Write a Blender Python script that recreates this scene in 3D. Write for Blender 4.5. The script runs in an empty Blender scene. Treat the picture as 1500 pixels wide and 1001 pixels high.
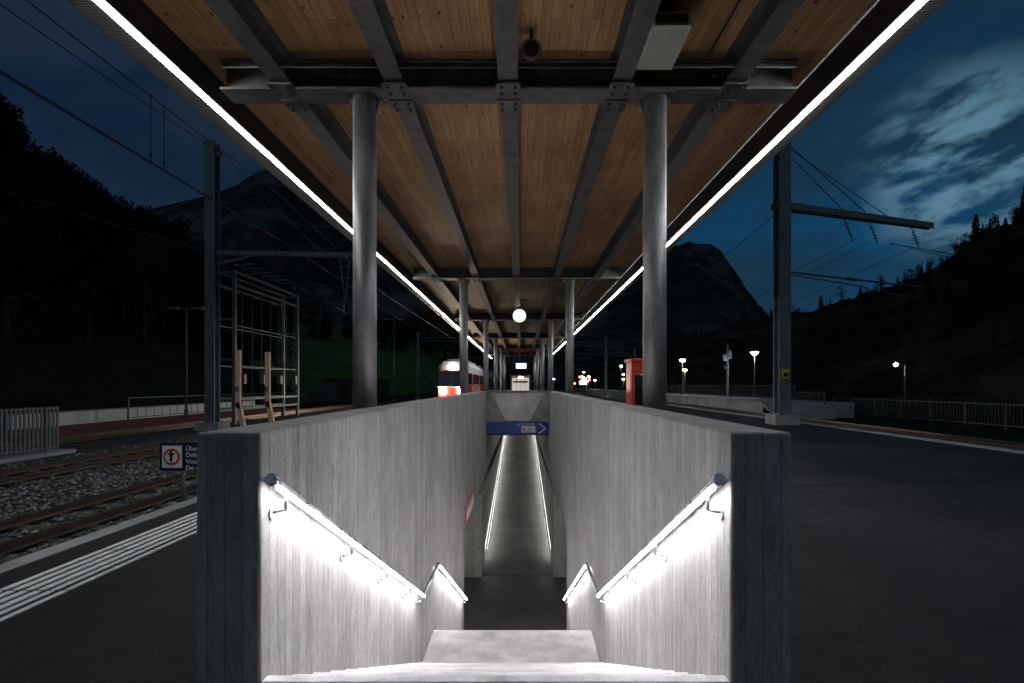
import bpy, bmesh, math, random
import numpy as np
from mathutils import Vector, Matrix, noise
random.seed(7)
sc = bpy.context.scene
sc.view_settings.view_transform = 'Standard'
sc.view_settings.look = 'None'
sc.view_settings.exposure = 0
COL = sc.collection

# ------------------------------------------------------------------ materials
class N:
    def __init__(s, name):
        s.m = bpy.data.materials.new(name); s.m.use_nodes = True
        s.t = s.m.node_tree; s.n = s.t.nodes; s.l = s.t.links
        s.b = s.n['Principled BSDF']
        s.tc = s.n.new('ShaderNodeTexCoord')
    def add(s, typ, **kw):
        n = s.n.new(typ)
        for k, v in kw.items():
            if hasattr(n, k): setattr(n, k, v)
        return n
    def link(s, a, b): s.l.new(a, b)
    def map(s, scale=(1,1,1), rot=(0,0,0), loc=(0,0,0)):
        m = s.add('ShaderNodeMapping'); m.inputs['Scale'].default_value = scale
        m.inputs['Rotation'].default_value = rot; m.inputs['Location'].default_value = loc
        s.link(s.tc.outputs['Object'], m.inputs['Vector']); return m.outputs[0]
    def noise(s, vec, scale, detail=4, rough=.55):
        n = s.add('ShaderNodeTexNoise'); n.inputs['Scale'].default_value = scale
        n.inputs['Detail'].default_value = detail; n.inputs['Roughness'].default_value = rough
        s.link(vec, n.inputs['Vector']); return n.outputs['Fac']
    def ramp(s, fac, stops):
        r = s.add('ShaderNodeValToRGB'); e = r.color_ramp.elements
        while len(e) < len(stops): e.new(.5)
        for i, (p, c) in enumerate(stops):
            e[i].position = p
            e[i].color = (c, c, c, 1) if not hasattr(c, '__len__') else (*c, 1)
        s.link(fac, r.inputs[0]); return r.outputs[0]
    def mix(s, a, b, fac, mode='MIX'):
        m = s.add('ShaderNodeMixRGB'); m.blend_type = mode
        for i, v in ((0, fac), (1, a), (2, b)):
            if isinstance(v, (int, float)): m.inputs[i].default_value = v
            elif isinstance(v, tuple): m.inputs[i].default_value = (*v, 1)
            else: s.link(v, m.inputs[i])
        return m.outputs[0]
    def bump(s, h, strength=.3, dist=.01, prev=None):
        b = s.add('ShaderNodeBump'); b.inputs['Strength'].default_value = strength
        b.inputs['Distance'].default_value = dist; s.link(h, b.inputs['Height'])
        if prev: s.link(prev, b.inputs['Normal'])
        return b.outputs[0]
    def out(s, col=None, rough=.7, metal=0, nrm=None, spec=None):
        if col is not None:
            if isinstance(col, tuple): s.b.inputs['Base Color'].default_value = (*col, 1)
            else: s.link(col, s.b.inputs['Base Color'])
        if isinstance(rough, (int, float)): s.b.inputs['Roughness'].default_value = rough
        else: s.link(rough, s.b.inputs['Roughness'])
        s.b.inputs['Metallic'].default_value = metal
        if spec is not None: s.b.inputs['Specular IOR Level'].default_value = spec
        if nrm: s.link(nrm, s.b.inputs['Normal'])
        return s.m

def emis(name, col, strength, small=False):
    k = N(name); k.b.inputs['Base Color'].default_value = (*[c*.8 for c in col], 1)
    k.b.inputs['Emission Color'].default_value = (*col, 1)
    k.b.inputs['Emission Strength'].default_value = strength
    if small:
        try: k.m.cycles.emission_sampling = 'NONE'
        except Exception: pass
    return k.m

def m_plain(name, col, rough=.6, metal=0, var=.25, sc_=6.0):
    k = N(name); v = k.map(); n = k.noise(v, sc_, 2)
    c = k.mix(tuple(x*(1-var) for x in col), tuple(min(1, x*(1+var)) for x in col), k.ramp(n, [(.3, 0), (.7, 1)]))
    return k.out(c, rough, metal)

def m_boardconcrete(name, base=(.42,.41,.39)):
    k = N(name); v = k.map()
    comb = k.add('ShaderNodeSeparateXYZ'); k.link(v, comb.inputs[0])
    add = k.add('ShaderNodeMath', operation='ADD'); k.link(comb.outputs[0], add.inputs[0]); k.link(comb.outputs[1], add.inputs[1])
    mul = k.add('ShaderNodeMath', operation='MULTIPLY'); k.link(add.outputs[0], mul.inputs[0]); mul.inputs[1].default_value = 1/.10
    fl = k.add('ShaderNodeMath', operation='FLOOR'); k.link(mul.outputs[0], fl.inputs[0])
    fr = k.add('ShaderNodeMath', operation='FRACT'); k.link(mul.outputs[0], fr.inputs[0])
    wn = k.add('ShaderNodeTexWhiteNoise', noise_dimensions='1D'); k.link(fl.outputs[0], wn.inputs['W'])
    off = k.add('ShaderNodeCombineXYZ'); k.link(wn.outputs['Value'], off.inputs[2])
    # timber figure: contour bands of a stretched noise field, different on every board
    mp = k.map(scale=(1, 1, .10)); va = k.add('ShaderNodeVectorMath', operation='ADD'); k.link(mp, va.inputs[0]); k.link(off.outputs[0], va.inputs[1])
    fld = k.noise(va.outputs[0], 9, 2, .5)
    m9 = k.add('ShaderNodeMath', operation='MULTIPLY'); k.link(fld, m9.inputs[0]); m9.inputs[1].default_value = 22
    sn = k.add('ShaderNodeMath', operation='SINE'); k.link(m9.outputs[0], sn.inputs[0])
    figure = k.ramp(sn.outputs[0], [(.0, 1), (.75, 1), (.95, .6)])
    g = k.noise(va.outputs[0], 60, 3, .7)
    speck = k.noise(v, 50, 3, .7)
    big = k.noise(k.map(scale=(1, 1, .8)), 1.3, 5, .65)
    pores = k.add('ShaderNodeTexVoronoi'); pores.inputs['Scale'].default_value = 11; k.link(v, pores.inputs['Vector'])
    pr = k.ramp(pores.outputs['Distance'], [(.04, .2), (.09, 1)])
    c = k.mix(tuple(x*.78 for x in base), tuple(x*1.12 for x in base), k.ramp(g, [(.34, 0), (.66, 1)]))
    c = k.mix(c, figure, .45, 'MULTIPLY')
    c = k.mix(c, k.ramp(speck, [(.35, .82), (.65, 1.1)]), .8, 'MULTIPLY')
    c = k.mix(c, k.ramp(wn.outputs['Value'], [(0, .74), (1, 1.0)]), .85, 'MULTIPLY')
    c = k.mix(c, k.ramp(big, [(.3, .66), (.7, 1.12)]), .85, 'MULTIPLY')
    seam = k.ramp(fr.outputs[0], [(0, .3), (.07, 1), (.93, 1), (1, .4)])
    c = k.mix(c, seam, .55, 'MULTIPLY')
    c = k.mix(c, pr, .55, 'MULTIPLY')
    hsum = k.mix(k.mix(g, figure, .6, 'MULTIPLY'), seam, .7, 'MULTIPLY')
    b1 = k.bump(hsum, .6, .010)
    return k.out(c, .85, 0, b1, .25)

def m_concrete(name, base=(.3,.3,.29), s=2.0, rough=.8):
    k = N(name); v = k.map()
    n1 = k.noise(v, s, 5, .6); n2 = k.noise(v, s*22, 3)
    c = k.mix(tuple(x*.6 for x in base), tuple(min(.85, x*1.2) for x in base), k.ramp(n1, [(.3, 0), (.72, 1)]))
    c = k.mix(c, k.ramp(n2, [(.3, .72), (.6, 1.05)]), .6, 'MULTIPLY')
    return k.out(c, rough, 0, None, .35)

def m_asphalt(name, base=(.05,.05,.052)):
    k = N(name); v = k.map()
    n1 = k.noise(v, .35, 6, .7); n2 = k.noise(v, 90, 2); n3 = k.noise(v, 3.5, 4, .75)
    c = k.mix(tuple(x*.40 for x in base), tuple(x*1.6 for x in base), k.ramp(n1, [(.32, 0), (.68, 1)]))
    c = k.mix(c, k.ramp(n3, [(.35, .45), (.65, 1.25)]), .85, 'MULTIPLY')
    c = k.mix(c, k.ramp(n2, [(.3, .3), (.7, 1.8)]), .85, 'MULTIPLY')
    r = k.ramp(n1, [(.3, .62), (.7, .88)])
    return k.out(c, r, 0, k.bump(n2, .5, .006), .3)

def m_wood(name):
    k = N(name); v = k.map()
    sep = k.add('ShaderNodeSeparateXYZ'); k.link(v, sep.inputs[0])
    cb = k.add('ShaderNodeCombineXYZ'); k.link(sep.outputs[1], cb.inputs[0]); k.link(sep.outputs[0], cb.inputs[1])
    br = k.add('ShaderNodeTexBrick'); br.offset = .37; k.link(cb.outputs[0], br.inputs['Vector'])
    br.inputs['Scale'].default_value = 1; br.inputs['Brick Width'].default_value = 2.9; br.inputs['Row Height'].default_value = .115
    br.inputs['Mortar Size'].default_value = .003; br.inputs['Color1'].default_value = (.57, .345, .17, 1)
    br.inputs['Color2'].default_value = (.42, .245, .114, 1); br.inputs['Mortar'].default_value = (.16, .09, .045, 1); br.inputs['Bias'].default_value = -.1
    g = k.noise(k.map(scale=(38, 1.6, 38)), 1, 5, .65)
    c = k.mix(br.outputs['Color'], k.ramp(g, [(.3, .6), (.7, 1.2)]), .85, 'MULTIPLY')
    big = k.noise(v, .8, 5); c = k.mix(c, k.ramp(big, [(.3, .62), (.7, 1.15)]), .85, 'MULTIPLY')
    vo = k.add('ShaderNodeTexVoronoi'); vo.inputs['Scale'].default_value = 1; k.link(k.map(scale=(5.6, 3.6, 0)), vo.inputs['Vector'])
    kn = k.ramp(vo.outputs['Distance'], [(.07, .08), (.14, 1)])
    c = k.mix(c, kn, .9, 'MULTIPLY')
    return k.out(c, .6, 0, None, .3)

def m_galv(name, base=(.3,.31,.31), metal=.55, rough=.48):
    k = N(name); v = k.map()
    vo = k.add('ShaderNodeTexVoronoi'); vo.inputs['Scale'].default_value = 38; k.link(v, vo.inputs['Vector'])
    n = k.noise(k.map(scale=(3, 3, .8)), 1.5, 5, .65)
    c = k.mix(tuple(x*.5 for x in base), tuple(x*1.3 for x in base), k.ramp(n, [(.3, 0), (.7, 1)]))
    c = k.mix(c, k.ramp(vo.outputs['Color'], [(0, .75), (1, 1.2)]), .7, 'MULTIPLY')
    return k.out(c, k.ramp(n, [(.3, rough-.08), (.7, rough+.14)]), metal)

def m_gravel(name):
    k = N(name); v = k.map()
    vo = k.add('ShaderNodeTexVoronoi'); vo.inputs['Scale'].default_value = 14; k.link(v, vo.inputs['Vector'])
    c = k.ramp(vo.outputs['Color'], [(0, (.03,.03,.03)), (.5, (.10,.098,.095)), (1, (.24,.23,.22))])
    sh = k.ramp(vo.outputs['Distance'], [(.1, 1), (.7, .2)])
    c = k.mix(c, sh, .9, 'MULTIPLY')
    c = k.mix(c, k.ramp(k.noise(v, .7, 4), [(.3, .5), (.7, 1.1)]), .8, 'MULTIPLY')
    return k.out(c, .9, 0, k.bump(sh, 1.0, .05))

def m_hill(name, a, b, rock, s=.08, rockamt=.5):
    k = N(name); v = k.map()
    n = k.noise(v, s, 7, .65); n2 = k.noise(v, s*9, 5, .7)
    c = k.mix(a, b, k.ramp(n2, [(.35, 0), (.65, 1)]))
    c = k.mix(c, rock, k.ramp(n, [(rockamt, 0), (rockamt+.14, 1)]))
    c = k.mix(c, k.ramp(n2, [(.3, .45), (.7, 1.25)]), .85, 'MULTIPLY')
    return k.out(c, .95, 0, k.bump(n2, 1, .25/s*.03), .05)

BOARD = m_boardconcrete('board_formed_concrete')
CONC = m_concrete('smooth_concrete', (.42,.41,.39))
STEP = m_concrete('step_concrete', (.62,.61,.60), 3)
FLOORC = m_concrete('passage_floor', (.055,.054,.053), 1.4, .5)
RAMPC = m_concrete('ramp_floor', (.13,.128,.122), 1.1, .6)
ASPH = m_asphalt('asphalt', (.021,.021,.023))
ASPH2 = m_asphalt('platform_asphalt', (.019,.019,.021))
WOOD = m_wood('timber_soffit')
GALV = m_galv('galvanised_steel', (.27,.27,.27))
STEEL = m_galv('beam_steel', (.15,.145,.14), .35, .55)
MAST = m_galv('mast_steel', (.14,.17,.19), .3, .5)
DARKM = m_plain('dark_metal', (.03,.03,.032), .5, .5)
INOX = m_galv('stainless', (.62,.63,.65), .9, .28)
GRAV = m_gravel('ballast_gravel')
RAIL = m_plain('rail_steel', (.17,.13,.11), .35, .8)
SLEEP = m_plain('sleeper', (.07,.06,.05), .85, 0)
WHITEP = m_plain('white_marking', (.74,.74,.72), .7, 0, .12, 12)
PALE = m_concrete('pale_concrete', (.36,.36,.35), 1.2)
FALLOFFC = m_concrete('light_falloff_concrete', (.58,.56,.53), 1.6)  # paler tone for the light falloff painted on the lintel
RED = m_plain('red_paint', (.62,.045,.02), .35, 0, .06)
REDG = m_plain('red_ground', (.30,.06,.045), .9, 0, .3, 2)
TRED = m_plain('train_red', (.5,.02,.015), .3, 0, .06)
TWHITE = m_plain('train_white', (.6,.61,.62), .3, 0, .06)
TGREY = m_plain('train_grey', (.34,.35,.37), .35, 0, .06)
GLASS = m_plain('dark_glass', (.01,.012,.016), .08, 0, .1)
BLUE = m_plain('blue_sign_paint', (.014,.045,.26), .4, 0, .06)
NAVY = m_plain('navy_sign_paint', (.01,.015,.035), .4, 0, .1)
SIGNW = m_plain('sign_white', (.78,.78,.78), .5, 0, .04)
BLACK = m_plain('black', (.01,.01,.01), .6)
BOXG = m_plain('box_grey', (.46,.50,.42), .5, 0, .08)
TIMB = m_plain('post_timber', (.58,.38,.24), .7, 0, .2, 9)
LEAF = m_plain('foliage', (.012,.018,.010), .95, 0, .5, .9)
LEAFD = m_plain('foliage_dark', (.010,.014,.010), .95, 0, .4, .9)
GREY = m_plain('grey_paint', (.12,.13,.14), .5, .2, .1)
FENCE = m_plain('fence_paint', (.05,.058,.066), .5, .2, .1)
CERAM = m_plain('insulator_ceramic', (.10,.05,.035), .25, 0, .1)
SEAL = m_plain('joint_sealant', (.010,.010,.011), .9)
LED_ROOF = emis('led_canopy', (.94, .97, 1.0), 105)
LED_RAIL = emis('led_handrail', (.975, .94, 1.0), 115)
LED_RAMP = emis('led_ramp', (1.0, .98, .94), 20)
LAMPW = emis('lamp_warm', (1.0, .86, .62), 60, True)
LAMPC = emis('lamp_cool', (.92, .97, 1.0), 60, True)
HEADL = emis('headlight', (1.0, .88, .68), 320)
CLOCKF = emis('clock_dial', (1.0, .93, .8), 1.6, True)
SCREEN = emis('lit_panel', (.9, .97, 1.0), 3, True)
REDL = emis('red_light', (1.0, .06, .03), 25, True)
SOFTW = emis('soft_white_panel', (1, .95, .85), .5, True)

# ------------------------------------------------------------------ mesh builder
class MB:
    def __init__(s): s.v = []; s.f = []; s.mi = []; s.mats = []; s.sm = []
    def mat(s, m):
        if m not in s.mats: s.mats.append(m)
        return s.mats.index(m)
    def poly(s, pts, m, smooth=False):
        i = len(s.v); s.v += [tuple(p) for p in pts]; s.f.append(list(range(i, i+len(pts)))); s.mi.append(s.mat(m)); s.sm.append(smooth)
    def box(s, x0, x1, y0, y1, z0, z1, m):
        i = len(s.v)
        s.v += [(x0,y0,z0),(x1,y0,z0),(x1,y1,z0),(x0,y1,z0),(x0,y0,z1),(x1,y0,z1),(x1,y1,z1),(x0,y1,z1)]
        for q in ((0,3,2,1),(4,5,6,7),(0,1,5,4),(1,2,6,5),(2,3,7,6),(3,0,4,7)):
            s.f.append([i+a for a in q]); s.mi.append(s.mat(m)); s.sm.append(False)
    def beam(s, p, q, w, h, m, up=Vector((0,0,1))):
        p = Vector(p); q = Vector(q); d = (q-p).normalized()
        a = d.cross(up)
        if a.length < 1e-4: a = Vector((1,0,0))
        a.normalize(); b = a.cross(d).normalized(); i = len(s.v)
        for o in (p, q):
            for (ka, kb) in ((-1,-1),(1,-1),(1,1),(-1,1)):
                s.v.append(tuple(o + a*ka*w/2 + b*kb*h/2))
        for qd in ((0,1,2,3),(7,6,5,4),(0,4,5,1),(1,5,6,2),(2,6,7,3),(3,7,4,0)):
            s.f.append([i+k for k in qd]); s.mi.append(s.mat(m)); s.sm.append(False)
    def cyl(s, p, q, r, m, n=12, r2=None, caps=True):
        p = Vector(p); q = Vector(q); d = (q-p).normalized()
        a = d.cross(Vector((0,0,1)))
        if a.length < 1e-4: a = Vector((1,0,0))
        a.normalize(); b = a.cross(d); i = len(s.v); r2 = r if r2 is None else r2
        for o, rr in ((p, r), (q, r2)):
            for k in range(n):
                t = 2*math.pi*k/n; s.v.append(tuple(o + (a*math.cos(t)+b*math.sin(t))*rr))
        for k in range(n):
            s.f.append([i+k, i+(k+1)%n, i+n+(k+1)%n, i+n+k]); s.mi.append(s.mat(m)); s.sm.append(True)
        if caps:
            s.f.append([i+k for k in range(n)][::-1]); s.mi.append(s.mat(m)); s.sm.append(False)
            s.f.append([i+n+k for k in range(n)]); s.mi.append(s.mat(m)); s.sm.append(False)
    def path(s, pts, r, m, n=10):
        for a, b in zip(pts[:-1], pts[1:]): s.cyl(a, b, r, m, n)
        for a in pts: s.ball(a, r*1.0, m, 8)
    def ball(s, c, r, m, n=10, sz=1.0):
        c = Vector(c); rows = n//2; i = len(s.v)
        for a in range(rows+1):
            ph = math.pi*a/rows
            for k in range(n):
                t = 2*math.pi*k/n
                s.v.append((c.x+r*math.sin(ph)*math.cos(t), c.y+r*math.sin(ph)*math.sin(t), c.z+r*sz*math.cos(ph)))
        for a in range(rows):
            for k in range(n):
                s.f.append([i+a*n+k, i+(a+1)*n+k, i+(a+1)*n+(k+1)%n, i+a*n+(k+1)%n]); s.mi.append(s.mat(m)); s.sm.append(True)
    def prism_x(s, prof, x0, x1, m):
        i = len(s.v); n = len(prof)
        s.v += [(x0, y, z) for y, z in prof] + [(x1, y, z) for y, z in prof]
        s.f.append([i+k for k in range(n)]); s.f.append([i+n+k for k in range(n)][::-1])
        for k in range(n): s.f.append([i+k, i+n+k, i+n+(k+1)%n, i+(k+1)%n])
        s.mi += [s.mat(m)]*(n+2); s.sm += [False]*(n+2)
    def prism_y(s, prof, y0, y1, m):
        i = len(s.v); n = len(prof)
        s.v += [(x, y0, z) for x, z in prof] + [(x, y1, z) for x, z in prof]
        s.f.append([i+k for k in range(n)]); s.f.append([i+n+k for k in range(n)][::-1])
        for k in range(n): s.f.append([i+k, i+n+k, i+n+(k+1)%n, i+(k+1)%n])
        s.mi += [s.mat(m)]*(n+2); s.sm += [False]*(n+2)
    def ibeam_y(s, xc, y0, y1, zb, zt, w, m, tf=.028, tw=.03):
        s.box(xc-w/2, xc+w/2, y0, y1, zb, zb+tf, m); s.box(xc-w/2, xc+w/2, y0, y1, zt-tf, zt, m)
        s.box(xc-tw/2, xc+tw/2, y0, y1, zb+tf, zt-tf, m)
    def ibeam_x(s, x0, x1, yc, zb, zt, w, m, tf=.03, tw=.03):
        s.box(x0, x1, yc-w/2, yc+w/2, zb, zb+tf, m); s.box(x0, x1, yc-w/2, yc+w/2, zt-tf, zt, m)
        s.box(x0, x1, yc-tw/2, yc+tw/2, zb+tf, zt-tf, m)
    def done(s, name, parent=None, bevel=0, recalc=True):
        me = bpy.data.meshes.new(name); me.from_pydata(s.v, [], s.f)
        for m in s.mats: me.materials.append(m)
        me.polygons.foreach_set('material_index', s.mi); me.polygons.foreach_set('use_smooth', s.sm)
        if recalc:
            b = bmesh.new(); b.from_mesh(me); bmesh.ops.recalc_face_normals(b, faces=b.faces); b.to_mesh(me); b.free()
        me.update(); o = bpy.data.objects.new(name, me); COL.objects.link(o)
        if parent: o.parent = parent
        if bevel:
            md = o.modifiers.new('bevel', 'BEVEL'); md.width = bevel; md.segments = 2; md.limit_method = 'ANGLE'
        return o
def empty(name):
    o = bpy.data.objects.new(name, None); COL.objects.link(o); return o
def text(name, body, loc, size, mat, parent, rot=(math.pi/2,0,0), align='LEFT'):
    c = bpy.data.curves.new(name, 'FONT'); c.body = body; c.size = size; c.extrude = .002; c.align_x = align
    o = bpy.data.objects.new(name, c); o.location = loc; o.rotation_euler = rot; c.materials.append(mat)
    COL.objects.link(o); o.parent = parent; return o

# ------------------------------------------------------------------ ground
WL0, WL1 = -1.81, -1.45
WR0, WR1 = 1.167, 1.51
WTOP = 1.394
Y0, Y1 = 2.85, 21.3
def holed(mb, xs, ys, z, m, hole):
    hx0, hx1, hy0, hy1 = hole
    for i in range(len(xs)-1):
        for j in range(len(ys)-1):
            if xs[i] >= hx0-1e-6 and xs[i+1] <= hx1+1e-6 and ys[j] >= hy0-1e-6 and ys[j+1] <= hy1+1e-6: continue
            mb.poly([(xs[i],ys[j],z),(xs[i+1],ys[j],z),(xs[i+1],ys[j+1],z),(xs[i],ys[j+1],z)], m)
HOLE = (WL0+.02, WR1-.02, Y0+.02, Y1+.3)
GROUND = m_hill('ground_earth', (.012,.018,.009), (.02,.026,.012), (.035,.032,.028), .3, .6)
mb = MB(); holed(mb, [-3000, -6, WL0+.02, WR1-.02, 6, 3000], [-400, Y0+.02, Y1+.3, 60, 4000], -.46, GROUND, HOLE)
mb.done('ground')
mb = MB(); holed(mb, [-4.7, WL0+.02, WR1-.02, 12.2], [-12, Y0+.02, Y1+.3, 170], 0, ASPH, HOLE)
mb.poly([(-4.7,-12,0),(-4.7,170,0),(-4.7,170,-.45),(-4.7,-12,-.45)], PALE)
mb.poly([(12.2,-12,0),(12.2,170,0),(12.2,170,-.45),(12.2,-12,-.45)], PALE)
mb.done('pavement')
mb = MB(); mb.poly([(-4.66,-12,.004),(WL0-.01,-12,.004),(WL0-.01,170,.004),(-4.66,170,.004)], ASPH2)
mb.done('platform')
mb = MB()
y = -12
while y < 170:
    mb.box(-4.78,-4.56,y+.006,y+1.994,-.12,.012,PALE); y += 2
mb.done('platform_kerb')
mb = MB()
for k in range(6):
    x = -4.2 + k*.105
    y = -8
    while y < 120:
        mb.box(x, x+.055, y, y+.985, .004, .014, WHITEP); y += 1.01
mb.done('tactile_paving')
mb = MB()
mb.box(12.05,12.35,-12,170,-.1,.05,PALE)
mb.done('track_kerb', bevel=.01)
mb = MB()
mb.poly([(5.2,-10,.004),(5.24,-10,.004),(5.9,60,.004),(5.86,60,.004)], SEAL)
mb.poly([(2.2,8.0,.006),(12,9.6,.006),(12,9.64,.006),(2.2,8.04,.006)], SEAL)
mb.done('pavement_joint')
mb = MB(); mb.poly([(6.4,11,.004),(9.8,11.4,.004),(10.1,19,.004),(6.9,18.5,.004)], ASPH2); mb.done('pavement_patch')

def track(xc, y0, y1, zb, name='railway_track', wid=2.6):
    mb = MB()
    mb.prism_y([(xc-wid/2-.35, zb-.28),(xc-wid/2, zb),(xc+wid/2, zb),(xc+wid/2+.35, zb-.28)], y0, y1, GRAV)
    y = y0+.3
    while y < min(y1, 90):
        mb.box(xc-1.05, xc+1.05, y, y+.24, zb-.05, zb+.035, SLEEP)
        for s in (-.53, .53):
            mb.box(xc+s-.13, xc+s+.13, y+.05, y+.19, zb+.035, zb+.055, RAIL)
        y += .68
    for s in (-.53, .53):
        mb.box(xc+s-.07, xc+s+.07, y0, y1, zb+.057, zb+.075, RAIL)
        mb.box(xc+s-.012, xc+s+.012, y0, y1, zb+.075, zb+.14, RAIL)
        mb.box(xc+s-.036, xc+s+.036, y0, y1, zb+.14, zb+.18, RAIL)
    return mb.done(name)
track(-6.85, -12, 300, -.45)
track(-11.2, -12, 300, -.45)
track(-16.6, 16, 300, -.45)
track(13.9, -12, 300, -.2)
mb = MB(); mb.poly([(-19,-12,-.452),(-4.7,-12,-.452),(-4.7,300,-.452),(-19,300,-.452)], GRAV)
mb.poly([(12.2,-12,-.3),(15.5,-12,-.3),(15.5,300,-.3),(12.2,300,-.3)], GRAV); mb.done('ballast')
def stones(n):
    V=[];F=[]
    rr = random.Random(3)
    for _ in range(n):
        y = 3.5+ 22*rr.random()**1.7; x = rr.uniform(-13.5,-4.9)
        onr = min(abs(abs(x+6.85)-.53), abs(abs(x+11.2)-.53))
        if onr < .10: continue
        z = -.45
        s = rr.uniform(.025,.06); i=len(V)
        base=[(1,0,0),(0,1,0),(-1,0,0),(0,-1,0),(0,0,1),(0,0,-1)]
        a=rr.uniform(0,3)
        for bx,by,bz in base:
            k=s*rr.uniform(.7,1.25); V.append((x+k*(bx*math.cos(a)-by*math.sin(a)), y+k*(bx*math.sin(a)+by*math.cos(a)), z+.02+k*bz*.7))
        for f in ((0,1,4),(1,2,4),(2,3,4),(3,0,4),(1,0,5),(2,1,5),(3,2,5),(0,3,5)): F.append([i+t for t in f])
    me=bpy.data.meshes.new('gravel'); me.from_pydata(V,[],F)
    k=N('stone'); g=k.add('ShaderNodeNewGeometry'); c=k.ramp(g.outputs['Random Per Island'],[(0,(.05,.048,.047)),(.6,(.12,.118,.115)),(1,(.30,.29,.28))]); k.out(c,.9)
    me.materials.append(k.m); o=bpy.data.objects.new('gravel',me); COL.objects.link(o)
stones(17000)

# ------------------------------------------------------------------ stairwell
prof = [(Y0,-5.2),(13.1,-5.2),(13.1,-2.02),(17.2,-2.02),(17.2,-5.2),(Y1+.3,-5.2),(Y1+.3,WTOP),(Y0,WTOP)]
for (a, b) in ((WL0, WL1), (WR0, WR1)):
    mb = MB(); mb.prism_x(prof, a, b, BOARD); mb.done('concrete_parapet_wall', bevel=.016)
FL1a, FL1b, FL2a, FL2b = 2.92, 7.2, 8.5, 12.84
ZL, ZB = -2.41, -4.80
def flight(y0, y1, z0, z1, n):
    pts = []; r = (z1-z0)/n; t = (y1-y0)/(n-1)
    y = y0; z = z0
    for i in range(n):
        pts.append((y, z)); z += r; pts.append((y, z))
        if i < n-1: y += t
    return pts
p = [(Y0+.0, .006)] + [(a, b+ (.006 if b==0 else 0)) for a, b in flight(FL1a, FL1b, 0, ZL, 14)] + flight(FL2a, FL2b, ZL, ZB, 14)
p += [(FL2b, -5.3), (Y0, -5.3)]
mb = MB(); mb.prism_x(p, WL1+.001, WR0-.001, STEP)
mb.done('staircase', bevel=.008)
mb = MB()
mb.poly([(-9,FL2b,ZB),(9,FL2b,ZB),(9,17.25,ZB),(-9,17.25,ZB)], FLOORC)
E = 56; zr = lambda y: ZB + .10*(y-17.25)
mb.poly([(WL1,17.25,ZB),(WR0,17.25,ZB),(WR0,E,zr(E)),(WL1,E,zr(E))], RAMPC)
for sx in (-1, 1):
    xi = WL0-.001 if sx < 0 else WR1+.001; xo = sx*9
    lo, hi = min(xi, xo), max(xi, xo)
    mb.poly([(lo,13.1,-2.02),(hi,13.1,-2.02),(hi,17.2,-2.02),(lo,17.2,-2.02)], CONC)
    mb.poly([(lo,13.1,-5),(hi,13.1,-5),(hi,13.1,-2.02),(lo,13.1,-2.02)], CONC)
    mb.poly([(lo,17.2,-5),(hi,17.2,-5),(hi,17.2,-2.02),(lo,17.2,-2.02)], CONC)
    mb.poly([(xo,13.1,-5),(xo,17.2,-5),(xo,17.2,-2.02),(xo,13.1,-2.02)], CONC)
for a, b in ((-1.6, -1.31), (1.09, 1.3)):
    mb.box(a, b, 17.19, E, -5.2, -2.03, BOARD)
for a, b in ((-1.8, -1.45), (1.167, 1.5)):
    mb.box(a, b, Y1+.302, E, -2.028, -.34, BOARD)
mb.box(-1.8, 1.5, Y1+.302, E, -.34, -.28, CONC)
mb.box(-1.8, 1.5, E, E+.2, -5, 0-.01, CONC)
for yj in (17.3, 20.8, 24.3, 27.8, 31.3, 34.8, 38.3):
    z_ = zr(yj)+.004; mb.poly([(-1.3,yj,z_),(1.08,yj,z_),(1.08,yj+.03,z_+.003),(-1.3,yj+.03,z_+.003)], SEAL)
mb.done('underpass')
mb = MB()
mb.box(WL1+.001, WR0-.001, Y1, Y1+.295, -.335, WTOP-.001, CONC)
mb.prism_y([(WL1+.22, 1.34),(WR0-.22, 1.34),(.42,.16),(-.62,.16)], Y1-.05, Y1-.001, FALLOFFC)  # pale trapezoid stands in for light falling off across the lintel face
mb.box(WL1+.002, WR0-.002, Y1-.12, Y1+.28, WTOP, WTOP+.03, CONC)
mb.done('concrete_parapet_wall', bevel=.008)
sg = empty('direction_sign')
mb = MB(); mb.box(WL1+.03, WR0-.02, Y1-.16, Y1-.10, -.38, .12, BLUE)
mb.box(.02, .62, Y1-.168, Y1-.161, -.31, -.05, SIGNW)
mb.poly([(.78,Y1-.165,-.35),(1.05,Y1-.165,-.14),(.78,Y1-.165,.07),(.70,Y1-.165,.07),(.97,Y1-.165,-.14),(.70,Y1-.165,-.35)], SIGNW)
mb.box(-1.2,-1.16,Y1-.1,Y1,.02,.12,DARKM); mb.box(.9,.94,Y1-.1,Y1,.02,.12,DARKM)
mb.done('panel', sg)
text('lettering', 'BUS  P', (.05, Y1-.17, -.28), .23, BLUE, sg)
text('lettering_top', 'ALTES DORF', (-.15, Y1-.163, -.02), .13, SIGNW, sg)
mb = MB(); mb.box(WL1+.004, WL1+.025, 13.3, 15.6, -1.98, -1.5, RED); mb.box(WL1+.026, WL1+.032, 13.45, 15.45, -1.9, -1.68, SIGNW); mb.done('notice_board')
mb = MB()
mb.box(-8,-1.9,15.1,15.2,-2.07,-2.03,LED_RAMP); mb.box(1.6,8,15.1,15.2,-2.07,-2.03,LED_RAMP)
mb.done('passage_light')

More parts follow.
